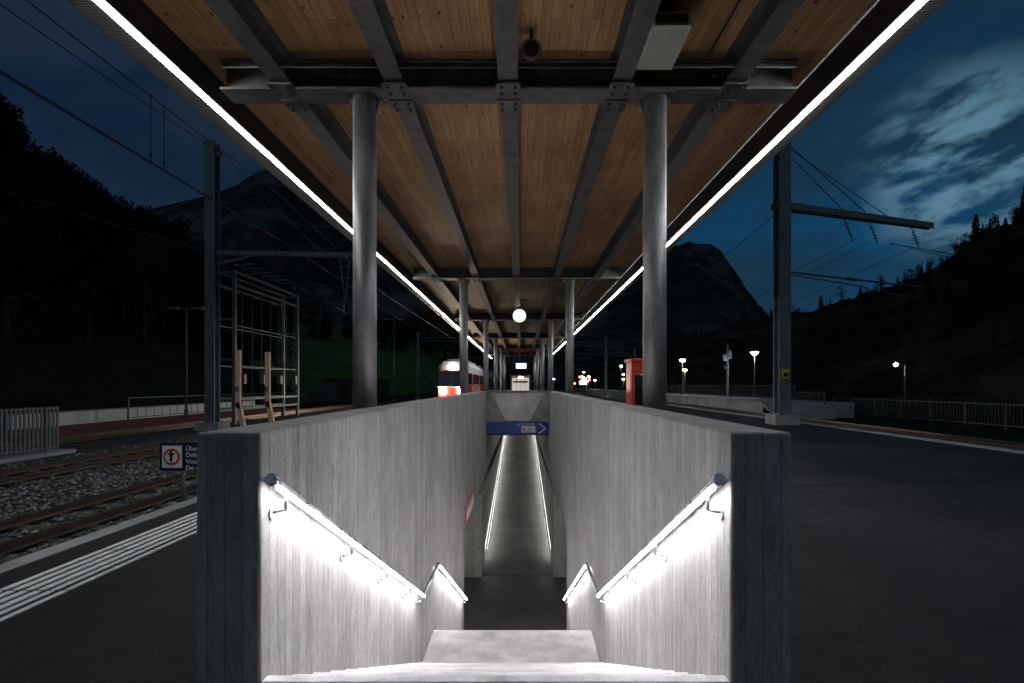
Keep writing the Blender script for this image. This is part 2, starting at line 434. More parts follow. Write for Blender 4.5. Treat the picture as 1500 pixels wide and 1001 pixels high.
def handrail(x, wall):
    s = 1 if wall < x else -1
    P = [Vector((x, 2.83, 1.13)), Vector((x, 7.2, -1.29)), Vector((x, 8.5, -1.31)), Vector((x, 12.84, -3.70))]
    e = empty('handrail')
    mb = MB(); mb.path(P, .027, INOX, 14)
    mb.cyl(P[0]+Vector((0,-.03,.017)), P[0]+Vector((0,.03,-.017)), .033, INOX, 14)
    for a, b, fr in ((P[0], P[1], (.035, .3, .55, .8, .97)), (P[2], P[3], (.04, .5, .96))):
        for t in fr:
            c = a.lerp(b, t)
            mb.path([c+Vector((0,0,-.02)), c+Vector((0,0,-.11)), Vector((wall, c.y, c.z-.13))], .011, INOX, 8)
            mb.cyl((wall, c.y, c.z-.13), (wall+s*.012, c.y, c.z-.13), .042, INOX, 16)
    mb.done('rail', e)
    mb = MB()
    for a, b in ((P[0], P[1]), (P[2], P[3])):
        d = (b-a).normalized(); nrm = Vector((0, d.z, -d.y))
        if nrm.z > 0: nrm = -nrm
        off = nrm*.019 + Vector((s*.012, 0, 0))
        mb.cyl(a+d*.05+off, b-d*.03+off, .0165, LED_RAIL, 6)
    mb.done('led_strip', e)
handrail(-1.37, WL1); handrail(1.09, WR0)
for x, w in ((-1.25, -1.31), (1.03, 1.09)):
    e = empty('ramp_handrail')
    mb = MB(); mb.cyl((x, 18.6, -4.27), (x, 54, -4.27+.097*35.4), .03, INOX, 8)
    for k in range(9):
        y = 19+k*4; mb.beam((x, y, -4.3+.097*(y-18.6)), (w, y, -4.36+.097*(y-18.6)), .02, .02, INOX)
    mb.done('rail', e)
    mb = MB(); mb.cyl((x, 18.7, -4.31), (x, 53.9, -4.31+.097*35.2), .024, LED_RAMP, 6); mb.done('led_strip', e)

# ------------------------------------------------------------------ canopy
can = empty('platform_canopy')
ZC = 5.80; ZBm = 5.44; YA, YB = 2.6, 73.5
xs = [-.16 + k*1.42 for k in (-2, -1, 0, 1, 2)]
crossY = [6.66 + 11.56*k for k in range(6)]
mb = MB()
cuts = [YA, 6.36]
c = 6.4
while c < YB-.1:
    cuts.append(min(c+3.86, YB)); c += 3.86
for a, b in zip(cuts[:-1], cuts[1:]):
    mb.box(-4.12, 3.84, a+.008, b-.008, ZC, ZC+.1, WOOD)
mb.done('timber_soffit', can)
mb = MB(); mb.box(-4.40, 4.12, YA, YB, ZC+.102, ZC+.25, DARKM); mb.done('roof_deck', can)
mb = MB()
for x in xs: mb.ibeam_y(x, YA, YB, ZBm, ZC-.004, .24, STEEL)
mb.done('longitudinal_beams', can)
mb = MB()
for yc in crossY:
    mb.ibeam_x(-3.82, 3.52, yc, ZBm-.03, ZC-.006, .34, STEEL)
    for x in xs:
        for sy in (-1, 1):
            mb.box(x-.15, x+.15, yc+sy*.19+(-.13), yc+sy*.19+.13, ZBm-.055, ZBm-.032, STEEL)
            for bx in (-.085, .085):
                for by in (-.07, .07):
                    mb.cyl((x+bx, yc+sy*.19+by, ZBm-.078), (x+bx, yc+sy*.19+by, ZBm-.054), .022, DARKM, 6)
        mb.box(x-.02, x+.02, yc-.16, yc+.16, ZBm, ZC-.03, STEEL)
mb.done('cross_beams', can)
mb = MB()
for yc in crossY:
    for x in (-2.03, 1.74):
        mb.cyl((x, yc, -.02), (x, yc, ZBm-.062), .15, GALV, 32)
        mb.box(x-.2, x+.2, yc-.2, yc+.2, .005, .035, GALV)
        mb.box(x-.22, x+.22, yc-.165, yc+.165, ZBm-.06, ZBm-.031, STEEL)
        for sx in (-1, 1):
            mb.prism_y([(x+sx*.14, ZBm-.061), (x+sx*.215, ZBm-.061), (x+sx*.14, ZBm-.30)], yc-.012, yc+.012, STEEL)
mb.done('columns', can)
mb = MB()
k = N('ribbed_aluminium'); wv = k.add('ShaderNodeTexWave', bands_direction='Y'); wv.inputs['Scale'].default_value = 9; k.link(k.map(), wv.inputs['Vector'])
RIB = k.out(k.mix((.2,.2,.2), (.55,.56,.56), wv.outputs['Fac']), .45, .2, k.bump(wv.outputs['Fac'], .8, .02))
for (a, b) in ((-4.42, -4.165), (3.96, 4.14)):
    mb.box(a, b, YA, YB, 5.400, 5.90, RIB)
for (a, b) in ((-4.105, -4.07), (3.865, 3.90)):
    mb.box(a, b, YA, YB, 5.424, ZC-.005, DARKM)
for k_ in range(11):
    y = 3.4 + 6.4*k_
    mb.box(-4.47, -4.42, y, y+.5, 5.45, 5.6, DARKM); mb.box(4.14, 4.19, y, y+.5, 5.45, 5.6, DARKM)
mb.done('edge_profile', can)
mb = MB()
for x in (-4.135, 3.93):
    mb.cyl((x, YA+.05, 5.414), (x, YB-.1, 5.414), .020, LED_ROOF, 6)
mb.done('led_lines', can)
mb = MB()
mb.path([(-3.7, 6.40, 5.66), (3.4, 6.40, 5.66)], .02, DARKM, 6)
mb.path([(-3.7, 6.34, 5.60), (3.4, 6.34, 5.60)], .016, DARKM, 6)
for x in (-2.4, 1.7, 2.4):
    for j in range(9): mb.cyl((x+j*.06, 6.38, 5.50), (x+j*.06, 6.38, 5.62), .018, BLACK, 6)
mb.path([(2.3, 2.7, 5.7), (2.3, 6.3, 5.7)], .014, DARKM, 6)
mb.path([(1.56, 5.5, 5.75), (1.56, 6.3, 5.75)], .016, DARKM, 6)
mb.done('conduits', can)

mb = MB(); mb.box(1.38, 1.80, 5.40, 6.12, 5.42, 5.60, BOXG); mb.box(1.42,1.76,5.38,5.40,5.45,5.57,DARKM); mb.box(1.5,1.54,5.5,6.0,5.6,5.8,DARKM); mb.box(1.64,1.68,5.5,6.0,5.6,5.8,DARKM)
mb.done('junction_box', bevel=.015)
mb = MB(); mb.cyl((.12,5.95,5.78),(.12,5.95,5.62),.02,DARKM); mb.cyl((.12,6.1,5.55),(.12,5.9,5.52),.05,DARKM,16,.115); mb.cyl((.12,5.9,5.52),(.12,5.885,5.518),.118,STEEL,20,.118); mb.cyl((.12,5.884,5.518),(.12,5.878,5.517),.085,BLACK,20)
mb.done('loudspeaker')
ck = empty('station_clock')
mb = MB(); cz = 5.02; cy = 25.0; cx = -.07
mb.cyl((cx,cy,ZBm),(cx,cy,cz+.34),.05,DARKM,10); mb.box(cx-.12,cx+.12,cy-.12,cy+.12,ZBm-.03,ZBm-.002,DARKM)
mb.cyl((cx,cy-.10,cz),(cx,cy+.10,cz),.34,DARKM,40); mb.done('housing', ck)
mb = MB(); mb.cyl((cx,cy-.112,cz),(cx,cy-.102,cz),.315,CLOCKF,24); mb.cyl((cx,cy+.102,cz),(cx,cy+.112,cz),.315,CLOCKF,24); mb.done('dial', ck)
mb = MB()
for h in range(12):
    t = h*math.pi/6; a = Vector((math.sin(t),0,math.cos(t)))
    mb.beam(Vector((cx,cy-.118,cz))+a*.22, Vector((cx,cy-.118,cz))+a*.29, .03, .01, BLACK, Vector((0,1,0)))
mb.beam((cx,cy-.122,cz),(cx-.17,cy-.122,cz-.02),.045,.01,BLACK,Vector((0,1,0)))
mb.beam((cx,cy-.126,cz),(cx+.05,cy-.126,cz-.25),.04,.01,BLACK,Vector((0,1,0)))
mb.done('hands', ck)
mb = MB(); mb.box(-.5,.55,48,48.25,3.15,3.72,DARKM); mb.box(-.44,.49,47.97,47.99,3.2,3.67,SCREEN); mb.box(-.3,-.26,48.1,48.14,3.7,5.45,DARKM); mb.box(.3,.34,48.1,48.14,3.7,5.45,DARKM)
for j in range(4): mb.box(-.38,.3-.1*(j%2),47.955,47.965,3.27+j*.1,3.31+j*.1,NAVY)
mb.done('departure_display')
mb = MB()
for x in (-1.2, 1.1):
    for y in (62, 68): mb.box(x-.05,x+.05,y-.05,y+.05,0,2.7,GREY)
mb.box(-1.3,1.2,61.9,68.1,2.7,2.85,RED); mb.box(-1.15,1.05,67.9,67.95,.1,2.6,SOFTW); mb.box(-1.0,.9,65,65.4,.42,.5,TIMB)
for x in (-.6,0,.55): mb.box(x-.03,x+.03,67.8,67.88,.1,2.6,DARKM)
mb.box(-1.0,.9,66.2,66.25,1.9,2.2,RED); mb.box(-.3,.3,63,63.1,2.5,2.6,LAMPC)
mb.box(-1.24,-1.21,62,68,.2,2.5,GLASS); mb.box(1.11,1.14,62,68,.2,2.5,GLASS)
mb.done('waiting_shelter')
mb = MB(); mb.box(2.57,3.15,11.9,12.5,0.1,2.2,RED); mb.box(2.53,3.19,11.86,12.54,2.2,2.27,RED); mb.box(2.62,3.1,11.95,12.45,.0,.1,DARKM)
mb.box(2.65,3.07,11.885,11.898,1.2,1.9,GLASS); mb.box(2.7,3.0,11.885,11.898,.8,1.05,GREY); mb.box(2.560,2.569,11.98,12.42,.3,2.05,RED)
mb.done('ticket_machine', bevel=.015)

# ------------------------------------------------------------------ prohibition sign
ps = empty('prohibition_sign')
mb = MB(); mb.box(-5.63,-4.35,7.98,8.02,.32,.76,NAVY)
mb.box(-5.58,-5.28,7.965,7.978,.37,.71,SIGNW)
mb.cyl((-5.43,7.964,.54),(-5.43,7.958,.54),.13,RED,28); mb.cyl((-5.43,7.957,.54),(-5.43,7.952,.54),.095,SIGNW,28)
mb.box(-5.45,-5.41,7.945,7.951,.47,.60,BLACK); mb.box(-5.48,-5.38,7.945,7.951,.575,.60,BLACK); mb.ball((-5.43,7.948,.625),.02,BLACK,8)
for x in (-5.3,-4.5): mb.cyl((x,8.04,-.4),(x,8.04,.7),.03,GALV,8)
mb.done('panel', ps)
text('lettering', 'Überschreiten der Gleise verboten\nDéfense de traverser les voies\nVietato attraversare i binari\nDo not cross the tracks', (-5.22,7.974,.635), .10, SIGNW, ps)

# ------------------------------------------------------------------ masts & wires
def hmast(mb, x, y, z0, z1, w=.48, m=MAST):
    t = .05
    mb.box(x-w/2, x+w/2, y-w/2, y-w/2+t, z0, z1, m); mb.box(x-w/2, x+w/2, y+w/2-t, y+w/2, z0, z1, m)
    mb.box(x-t/2, x+t/2, y-w/2+t, y+w/2-t, z0, z1, m)
def insul(mb, p, q, m=CERAM, r=.07, n=5):
    p = Vector(p); q = Vector(q); mb.cyl(p, q, .02, DARKM, 6)
    for i in range(n):
        a = p.lerp(q, .25+.5*i/(n-1)); d = (q-p).normalized()*.02
        mb.cyl(a-d, a+d, r, m, 10)
def truss(mb, p, q, h, m, n=10):
    p = Vector(p); q = Vector(q); up = Vector((0,0,h))
    mb.beam(p, q, .09, .07, m); mb.beam(p+up, q+up, .09, .07, m)
    for i in range(n):
        a = p.lerp(q, i/n); b = p.lerp(q, (i+1)/n)
        mb.beam(a if i%2 else a+up, b+up if i%2 else b, .04, .04, m)
mb = MB(); X, Y = 10.97, 21.5
hmast(mb, X, Y, .45, 12.0, .5)
mb.box(X-.5, X+.5, Y-.45, Y+.45, -.05, .42, PALE)
mb.box(X-.32, X+.32, Y-.32, Y+.32, .42, .46, MAST)
A = Vector((X-.35, Y, 9.2)); B = Vector((19.0, 23.7, 9.0))
mb.beam(A+Vector((0,-.2,0)), B+Vector((0,-.12,0)), .05, .26, MAST); mb.beam(A+Vector((0,.2,0)), B+Vector((0,.12,0)), .05, .26, MAST)
for i in range(12):
    a = A.lerp(B, i/12); b = A.lerp(B, (i+1)/12); mb.beam(a+Vector((0,-.17,-.1)), b+Vector((0,.17,-.1)), .05, .03, MAST)
for t in (.42, .58, .86):
    c = A.lerp(B, t); insul(mb, c+Vector((0,0,-.15)), c+Vector((.45,.1,-1.1)))
mb.cyl((X+.1, Y-.1, 11.8), (15.2, 22.6, 9.3), .02, MAST, 6)
mb.cyl((X+.1, Y-.1, 11.4), (14.0, 22.3, 9.3), .02, MAST, 6)
C = Vector((X+.25, Y, 6.4)); D = Vector((18.6, 23.6, 6.15))
mb.cyl(C, D, .045, MAST, 8)
mb.cyl(C+Vector((0,0,-.1)), C.lerp(D,.55)+Vector((0,0,-.28)), .025, MAST, 6)
insul(mb, C.lerp(D,.38), C.lerp(D,.5)); insul(mb, C.lerp(D,.8), C.lerp(D,.92))
mb.path([C.lerp(D,.62), C.lerp(D,.7)+Vector((0,0,-.45)), C.lerp(D,.95)+Vector((0,0,-.5))], .02, MAST, 6)
mb.box(X-.14, X+.14, Y-.30, Y-.27, 1.9, 2.3, m_plain('yellow', (.6,.4,.03)))
mb.box(X-.1, X+.1, Y-.32, Y-.302, 2.0, 2.16, BLACK)
mb.done('catenary_mast')
mb = MB(); X, Y = -14.46, 24
hmast(mb, X, Y, -.1, 13.05, .46)
mb.box(X-.55, X+.55, Y-.5, Y+.5, -.46, -.08, PALE)
mb.ball((X+.35,Y-.1,12.4),.16,MAST,8); mb.beam((X,Y,12.4),(X+.45,Y-.1,12.4),.06,.06,MAST)
mb.beam((X-.3,Y,7.85),(-7.9,Y,7.75),.16,.2,MAST)
mb.beam((X+.2,Y,7.3),(X+2.2,Y,7.8),.07,.07,MAST)
for x in (-8.5,-8.0): mb.cyl((x,Y,7.75),(-8.25,Y,5.6),.03,MAST,6)
for z_ in (7.2,6.7,6.2): mb.beam((-8.5,Y,z_),(-8.0,Y,z_),.03,.03,MAST)
insul(mb, (-11.2,Y,7.7), (-11.2,Y,6.9))
mb.cyl((-8.3,Y,5.7),(-6.6,Y,5.9),.025,MAST,6); mb.cyl((-8.3,Y,5.7),(-8.3,Y,4.9),.03,MAST,6)
mb.done('catenary_mast')
def mast2(x, y, h, arm, z0=-.4):
    mb = MB(); hmast(mb, x, y, z0, h, .34); truss(mb, (x, y, h-1.2), (x+arm, y, h-1.2), .5, MAST, 8)
    insul(mb, (x+arm*.8, y, h-1.2), (x+arm*.8, y, h-2.1)); mb.cyl((x, y, h-2.4), (x+arm*.8, y, h-2.2), .04, MAST, 6)
    mb.box(x-.35, x+.35, y-.35, y+.35, z0-.1, z0+.3, PALE); mb.done('catenary_mast')
mast2(10.97, 66, 7.9, -4.5, 0); mast2(10.97, 110, 8.2, 4, 0)
mast2(-14.46, 72, 9, 6.5); mast2(-14.46, 120, 9, 6.5); mast2(20.0, 90, 8.0, -5.5)
mb = MB()
gx = -14.55
for y in (25.2, 32.3):
    for x in (gx-.45, gx+.45): mb.beam((x,y,-.3),(x,y,7.3 if y<30 else 7.35),.16,.16,MAST,Vector((0,1,0)))
    for z_ in (0.9, 2.9, 4.9, 7.2): mb.beam((gx-.45,y,z_),(gx+.45,y,z_),.08,.08,MAST)
for x in (gx-.45, gx+.45):
    for z_ in (7.25, 6.6, .95, .45): mb.beam((x,25.2,z_),(x,32.3,z_),.08,.12,MAST)
    for z_ in (4.6, 2.6): mb.beam((x,25.2,z_),(x,32.3,z_),.05,.05,MAST)
for i in range(7):
    y = 25.9 + i*.98
    mb.cyl((gx+.45,y,.5),(gx+.45,y,6.6),.022,MAST,6)
    insul(mb,(gx+.45,y,7.3),(gx+.45,y,7.95),CERAM,.09,4); insul(mb,(gx-.45,y,7.3),(gx-.45,y,7.85),CERAM,.09,4)
    insul(mb,(gx+.45,y,6.0),(gx+.45,y,6.5),CERAM,.07,4)
    mb.beam((gx-.5,y,7.95),(gx+.55,y,8.0),.05,.05,MAST)
    if i%2==0: mb.box(gx+.4,gx+.62,y-.12,y+.12,1.7,2.2,GREY)
mb.done('switchgear_gantry')
for (x, y) in ((-9.0, 16.3), (-8.5, 17.2)):
    mb = MB()
    mb.beam((x,y,.9),(x,y,2.76),.15,.10,TIMB,Vector((0,1,0))); mb.beam((x,y,1.1),(x+.32,y,-.4),.15,.10,TIMB,Vector((0,1,0)))
    mb.box(x-.05,x+.05,y-.09,y-.051,1.45,1.6,GREY)
    mb.done('timber_post')
mb = MB()
def wire(p, q, sag=.2, r=.014, n=10):
    p = Vector(p); q = Vector(q); pts = [p.lerp(q, i/n)+Vector((0,0,-4*sag*(i/n)*(1-i/n))) for i in range(n+1)]
    for a, b in zip(pts[:-1], pts[1:]): mb.cyl(a, b, r, DARKM, 5, caps=False)
x = -11.2
wire((x,-20,10.9),(x,24,10.5),.3,.016,16); wire((x,-20,8.45),(x,24,8.4),0,.018,4); wire((x-.25,-20,8.55),(x-.25,24,8.5),0,.016,4)
wire((x,24,10.5),(x,72,8.2),.5,.014); wire((x,24,8.4),(x,72,7),0,.014,4)
for y in (15.5,16.06): mb.cyl((x,y,8.44),(x,y,10.45),.013,DARKM,5); mb.ball((x,y,8.6),.05,DARKM,6)
wire((-6.7,24,6.1),(-6.85,72,6.4),0,.016,4)
wire((-14.2,-20,13.2),(-14.2,24,12.6),1.0,.018,16); wire((-14.1,24,12.6),(-14.2,72,9),.8,.016)
wire((-14.8,-20,6.7),(-14.3,25.2,7.9),.7,.018,16)
wire((-20,-20,5.9),(-15,25.2,7.2),.5,.014,16)
wire((-14.1,32,7.9),(-14.1,72,8),.6)
wire((16.6,23,8.0),(60,34,10.5),1.5,.02,12)
wire((15.5,22.7,8.0),(14,66,6.6),.6,.014); wire((14.8,22.6,8.1),(14,110,6.6),1,.014)
wire((17.8,23.4,7.9),(20,90,6.6),1.0,.014); wire((17.6,23.3,5.7),(14,66,5.2),.1,.014); wire((18.2,23.5,5.7),(20,90,5.2),.1,.014)
wire((17.8,23.4,7.9),(60,40,9.2),1.0,.014)
wire((10.9,21.5,9.0),(10.97,66,7.4),.5,.014)
wire((11.1,21.5,11.7),(16.5,23.0,9.2),0,.016)
mb.done('overhead_wires')

# ------------------------------------------------------------------ lamps
def lamp(x, y, zt, mat, z0=-.4, r=.45, double=False):
    mb = MB(); mb.cyl((x,y,z0),(x,y,zt),.07,GREY,8,.045)
    if double:
        mb.beam((x-.8,y,zt),(x+.8,y,zt),.07,.06,GREY)
        for s in (-1,1): mb.box(x+s*.8-.3,x+s*.8+.3,y-.14,y+.14,zt-.02,zt+.12,GREY); mb.box(x+s*.8-.25,x+s*.8+.25,y-.12,y+.12,zt-.05,zt-.022,mat)
    else:
        mb.cyl((x,y,zt-.02),(x,y,zt+.14),r,GREY,18,.12); mb.ball((x,y,zt-.10),r*.6,mat,8,.6)
    mb.cyl((x,y,z0),(x,y,z0+.5),.12,GREY,8); mb.done('street_lamp')
lamp(21.9,48,4.75,LAMPC,0,.55); lamp(18.0,57,4.5,LAMPW,0,.5); lamp(14.2+3,88,5.0,LAMPC,0,.4); lamp(17,75,4.2,LAMPC,0,.3)
mb = MB(); mb.cyl((36,48,-.4),(36,48,3.6),.07,GREY,8); mb.beam((36,48,3.6),(35.2,48,3.7),.05,.05,GREY); mb.box(34.9,35.4,47.9,48.1,3.6,3.7,GREY); mb.ball((35.15,48,3.55),.18,LAMPW,8); mb.done('street_lamp')
lamp(-20.9,32,6.4,GREY,-.4,.3,True); lamp(-13.9,56,8.8,GREY,-.4,.3,True); lamp(-17,58,6.3,GREY,-.4,.3,True)
for (x,y,z_) in ((16.0,130,5.0),(18,150,4.2),(9.5,100,4.0),(24,120,4.2),(8,125,3.2),(20.5,64,3.6),(11.4,92,3.0),(15.2,118,2.6),(13.8,104,3.4),(19.5,135,3.0),(22,110,3.0)):
    lamp(x,y,z_,LAMPW if (x*10)%3 < 2 else LAMPC,0,.42)
def signal(x, y, z_):
    mb = MB(); mb.cyl((x,y,0),(x,y,z_),.06,GREY,8); mb.box(x-.2,x+.2,y-.1,y+.1,z_-.6,z_+.3,BLACK); mb.cyl((x,y-.11,z_),(x,y-.15,z_),.17,REDL,8); mb.done('railway_signal')
signal(9.2,80,2.9); signal(12.7,95,2.6); signal(8.8,84,1.9)
mb = MB(); mb.box(12.2,14.0,108,108.3,1.6,3.0,DARKM); mb.box(12.3,13.9,107.95,107.99,1.7,2.9,SCREEN); mb.cyl((12.4,108.1,0),(12.4,108.1,1.6),.06,GREY,8); mb.cyl((13.8,108.1,0),(13.8,108.1,1.6),.06,GREY,8); mb.done('illuminated_sign')
mb = MB(); x,y=20.2,50; mb.cyl((x,y,0),(x,y,5.6),.14,PALE,12,.1); mb.box(x-.4,x-.12,y-.15,y+.15,4.0,4.6,SIGNW); mb.box(x+.12,x+.35,y-.1,y+.1,4.2,5.0,GREY); mb.box(x-.3,x-.1,y-.1,y+.1,3.2,3.6,GREY); mb.done('antenna_mast')

# ------------------------------------------------------------------ right side structures
mb = MB(); mb.box(15.6,21.5,33,170,-.5,.5,PALE); mb.box(15.5,15.8,33,170,.5,.56,PALE)
for k in range(4): mb.box(15.6,19.5,31.6+k*.35,33,-.5,.0+k*.125,PALE)
mb.done('side_platform', bevel=.01)
def fence(name, p, q, z0, z1, sp=.16, r=.014, m=FENCE, slat=False):
    mb = MB(); p = Vector(p); q = Vector(q); L = (q-p).length; n = int(L/sp)
    for zz in (z0+.12, z1): mb.beam((p.x,p.y,zz),(q.x,q.y,zz),.05,.05,m)
    for i in range(n+1):
        c = p.lerp(q, i/n)
        if i % 12 == 0: mb.box(c.x-.035,c.x+.035,c.y-.035,c.y+.035,z0-.1,z1+.04,m)
        elif slat: mb.beam((c.x,c.y,z0+.05),(c.x,c.y,z1+.05),.07,.025,m,Vector((1,0,0)))
        else: mb.cyl((c.x,c.y,z0+.1),(c.x,c.y,z1),r,m,5,caps=False)
    mb.done(name)
fence('metal_railing',(19.6,33,0),(21.6,40,0),.05,1.1,.3)
fence('metal_railing',(21.4,40,0),(21.4,90,0),.5,1.6,.3,.018)
fence('metal_fence',(22,34,0),(23,14,0),-.35,.75,.17,.018)
fence('metal_fence',(22,36,0),(44,38,0),-.35,.75,.3,.018)
fence('metal_fence',(-14.3,6,0),(-14.3,15.8,0),-.35,.95,.13,.014,GREY,True)
fence('wire_fence',(-23,30,0),(-23,60,0),-.4,.9,.7,.015)
mb = MB(); mb.box(-14.9,-13.9,2,16.0,-.5,-.34,PALE); mb.done('low_platform')
mb = MB(); mb.box(-24.2,-23.9,24,46,-.5,.22,WHITEP); mb.box(-24.25,-23.85,24,46,.22,.28,PALE); mb.done('retaining_wall')
mb = MB(); mb.poly([(-23.5,20,-.448),(-18.6,20,-.448),(-18.6,46,-.448),(-23.5,46,-.448)],REDG); mb.done('sports_ground')
mb = MB(); mb.box(-24,-18,62,70,-.4,2.2,FENCE); mb.box(-24.3,-17.7,61.7,70.3,2.2,2.45,DARKM); mb.box(-22,-20.8,61.95,61.99,-.3,1.8,DARKM); mb.box(-20,-18.8,61.95,61.99,.6,1.6,GLASS); mb.done('equipment_building')

# ------------------------------------------------------------------ train
tr = empty('train')
mb = MB(); xc = -6.9; w = 1.5
def ring(y, hw, zb, zt, ch):
    return [(xc-hw,y,zb),(xc-hw,y,zt-ch),(xc-hw+ch,y,zt),(xc+hw-ch,y,zt),(xc+hw,y,zt-ch),(xc+hw,y,zb)]
def loft(a, b, mats):
    n = len(a)
    for k in range(n): mb.poly([a[k], a[(k+1)%n], b[(k+1)%n], b[k]], mats[k])
cars = [(52.3,71),(71.6,90),(90.6,109),(109.6,128)]
for ci,(a,b) in enumerate(cars):
    R0 = ring(a, w, .1, 4.1, .5); R1 = ring(b, w, .1, 4.1, .5)
    loft(R0, R1, [TRED, TWHITE, TWHITE, TWHITE, TRED, DARKM])
    mb.poly(R0, DARKM); mb.poly(R1, DARKM)
    for s in (-1,1):
        x = xc+s*(w+.01)
        mb.box(min(x,x-s*.02),max(x,x-s*.02),a+.2,b-.2,2.95,3.55,TWHITE)
        mb.box(min(x,x-s*.02),max(x,x-s*.02),a+.4,b-.4,1.75,2.85,GLASS)
        mb.box(min(x,x-s*.02),max(x,x-s*.02),a+.2,b-.2,.25,.55,TWHITE)
        y = a+2
        while y < b-2: mb.box(min(x+s*.006,x),max(x+s*.006,x),y,y+.12,1.75,2.85,TRED); y += 2.1
        for y in (a+4.5,b-5): mb.box(min(x+s*.01,x),max(x+s*.01,x),y,y+1.3,.2,3.0,TWHITE); mb.box(min(x+s*.018,x),max(x+s*.018,x),y+.2,y+1.1,1.5,2.8,GLASS)
    mb.box(xc-.9,xc+.9,a+2,b-2,4.1,4.4,TWHITE)
    for yb in (a+2.5,b-2.5):
        for s in (-.53,.53):
            for dy in (-.8,.8): mb.cyl((xc+s-.06,yb+dy,.05),(xc+s+.06,yb+dy,.05),.38,DARKM,16)
        mb.box(xc-.8,xc+.8,yb-1.3,yb+1.3,-.05,.15,DARKM)
N0 = ring(52.3,w,.0,4.1,.5)
lo = [(xc-1.3,51.3,.0),(xc-1.36,51.2,1.35),(xc+1.36,51.2,1.35),(xc+1.3,51.3,.0)]
up = [(xc-1.25,51.75,3.15),(xc+1.25,51.75,3.15)]
top = [(xc-1.0,52.2,4.08),(xc+1.0,52.2,4.08)]
mb.poly(lo, TRED)
mb.poly([lo[1],up[0],up[1],lo[2]], GLASS)
mb.poly([up[0],top[0],top[1],up[1]], TGREY)
mb.poly([N0[0],lo[0],lo[1],up[0],top[0],N0[2],N0[1]], TGREY)
mb.poly([N0[5],lo[3],lo[2],up[1],top[1],N0[3],N0[4]], TGREY)
mb.box(xc-1.38,xc+1.38,51.1,51.18,1.38,1.5,TWHITE)
mb.box(xc-1.2,xc+1.2,51.66,51.73,3.02,3.14,TRED)
mb.box(xc-1.2,xc+1.2,51.15,51.35,-.2,.25,DARKM); mb.box(xc-.2,xc+.2,50.8,51.3,.2,.5,DARKM)
mb.beam((xc,51.2,1.4),(xc,51.72,3.1),.06,.05,BLACK)
mb.done('body', tr, recalc=True)
mb = MB()
for x in (xc-.92, xc+.92): mb.cyl((x,51.15,1.02),(x,51.0,1.02),.30,HEADL,10)
mb.cyl((xc,51.84,3.40),(xc,51.68,3.40),.15,HEADL,8)
mb.done('headlights', tr)

# ------------------------------------------------------------------ hills
def hill(name, R, B, zb, mat, nu=120, nv=40, amp=2.0, freq=.04, p=.85, back=.35, seed=0, mat2=None, split=1):
    R = np.array(R, float); B = np.array(B, float); t = np.linspace(0, 1, len(R)); u = np.linspace(0, 1, nu)
    Ri = np.stack([np.interp(u, t, R[:, k]) for k in range(3)], 1); Bi = np.stack([np.interp(u, t, B[:, k]) for k in range(2)], 1)
    vs = list(np.linspace(0, 1, nv)) + [1+back*.5, 1+back]
    V = []
    def pt(i, v):
        x = Bi[i,0]+(Ri[i,0]-Bi[i,0])*v; y = Bi[i,1]+(Ri[i,1]-Bi[i,1])*v
        vv = min(v, 1); z = zb+(Ri[i,2]-zb)*(vv**p)
        if v > 1: z -= (v-1)*(Ri[i,2]-zb)*.8
        k = amp*min(1, v*3)
        n = noise.fractal(Vector((x*freq+seed, y*freq, z*freq)), .8, 2.1, 6)
        return (x + n*k*.5, y + n*k*.5, z + n*k*(.45 if v > .9 else 1))
    for v in vs:
        for i in range(nu): V.append(pt(i, v))
    F = []; MI = []
    for a in range(len(vs)-1):
        for i in range(nu-1):
            F.append([a*nu+i, a*nu+i+1, (a+1)*nu+i+1, (a+1)*nu+i]); MI.append(1 if (mat2 and i/nu > split+.03*math.sin(a*1.3)) else 0)
    me = bpy.data.meshes.new(name); me.from_pydata(V, [], F); me.materials.append(mat)
    if mat2: me.materials.append(mat2)
    me.polygons.foreach_set('material_index', MI)
    me.polygons.foreach_set('use_smooth', [True]*len(F))
    o = bpy.data.objects.new(name, me); COL.objects.link(o)
    return lambda fu, v: pt(int(fu*(nu-1)), v)
HG = m_hill('forest_floor', (.010,.018,.007), (.014,.022,.009), (.008,.011,.007), .06, .52)
HM = m_hill('meadow', (.08,.14,.045), (.12,.18,.055), (.06,.10,.04), .06, .56)
HR = m_hill('rocky_slope', (.010,.013,.008), (.026,.024,.020), (.07,.06,.047), .11, .50)
MT = m_hill('mountain_rock', (.012,.018,.015), (.034,.038,.040), (.11,.108,.108), .008, .50)
LR = [(-75,10,40),(-67,55,32),(-61,60,27.5),(-63.7,68,25),(-66,76,26),(-67.5,84,25),(-69,92,26),(-69.7,100,25),(-69,112,22),(-63.8,125,18.5),(-52.8,140,17),(-37,170,16),(-24,220,13),(-9,300,9.3)]
LB = [(-26,-25),(-25,2),(-25,14),(-25,24),(-25,34),(-25,42),(-25,50),(-26,60),(-26,72),(-27,86),(-25,105),(-21,135),(-16,180),(-8,250)]
fL = hill('hillside', LR, LB, -.5, HG, 130, 40, 1.6, .05, mat2=HM, split=.50)
RR = [(40,330,14),(81,220,20.4),(90,190,26.5),(99,170,24.5),(99.4,150,26),(102,135,29.4),(102,120,31.9),(101,112,33.6),(98.3,100,33.9),(100.4,90,36.3),(103.7,75,38),(98,55,32),(95,20,30)]
RB = [(24,260),(26,200),(30,150),(36,120),(38,95),(40,82),(42,70),(44,60),(45,52),(47,44),(48,32),(50,15),(50,-15)]
fR = hill('rocky_hill', RR, RB, -.5, HR, 160, 60, 4.5, .06, .75, seed=5)
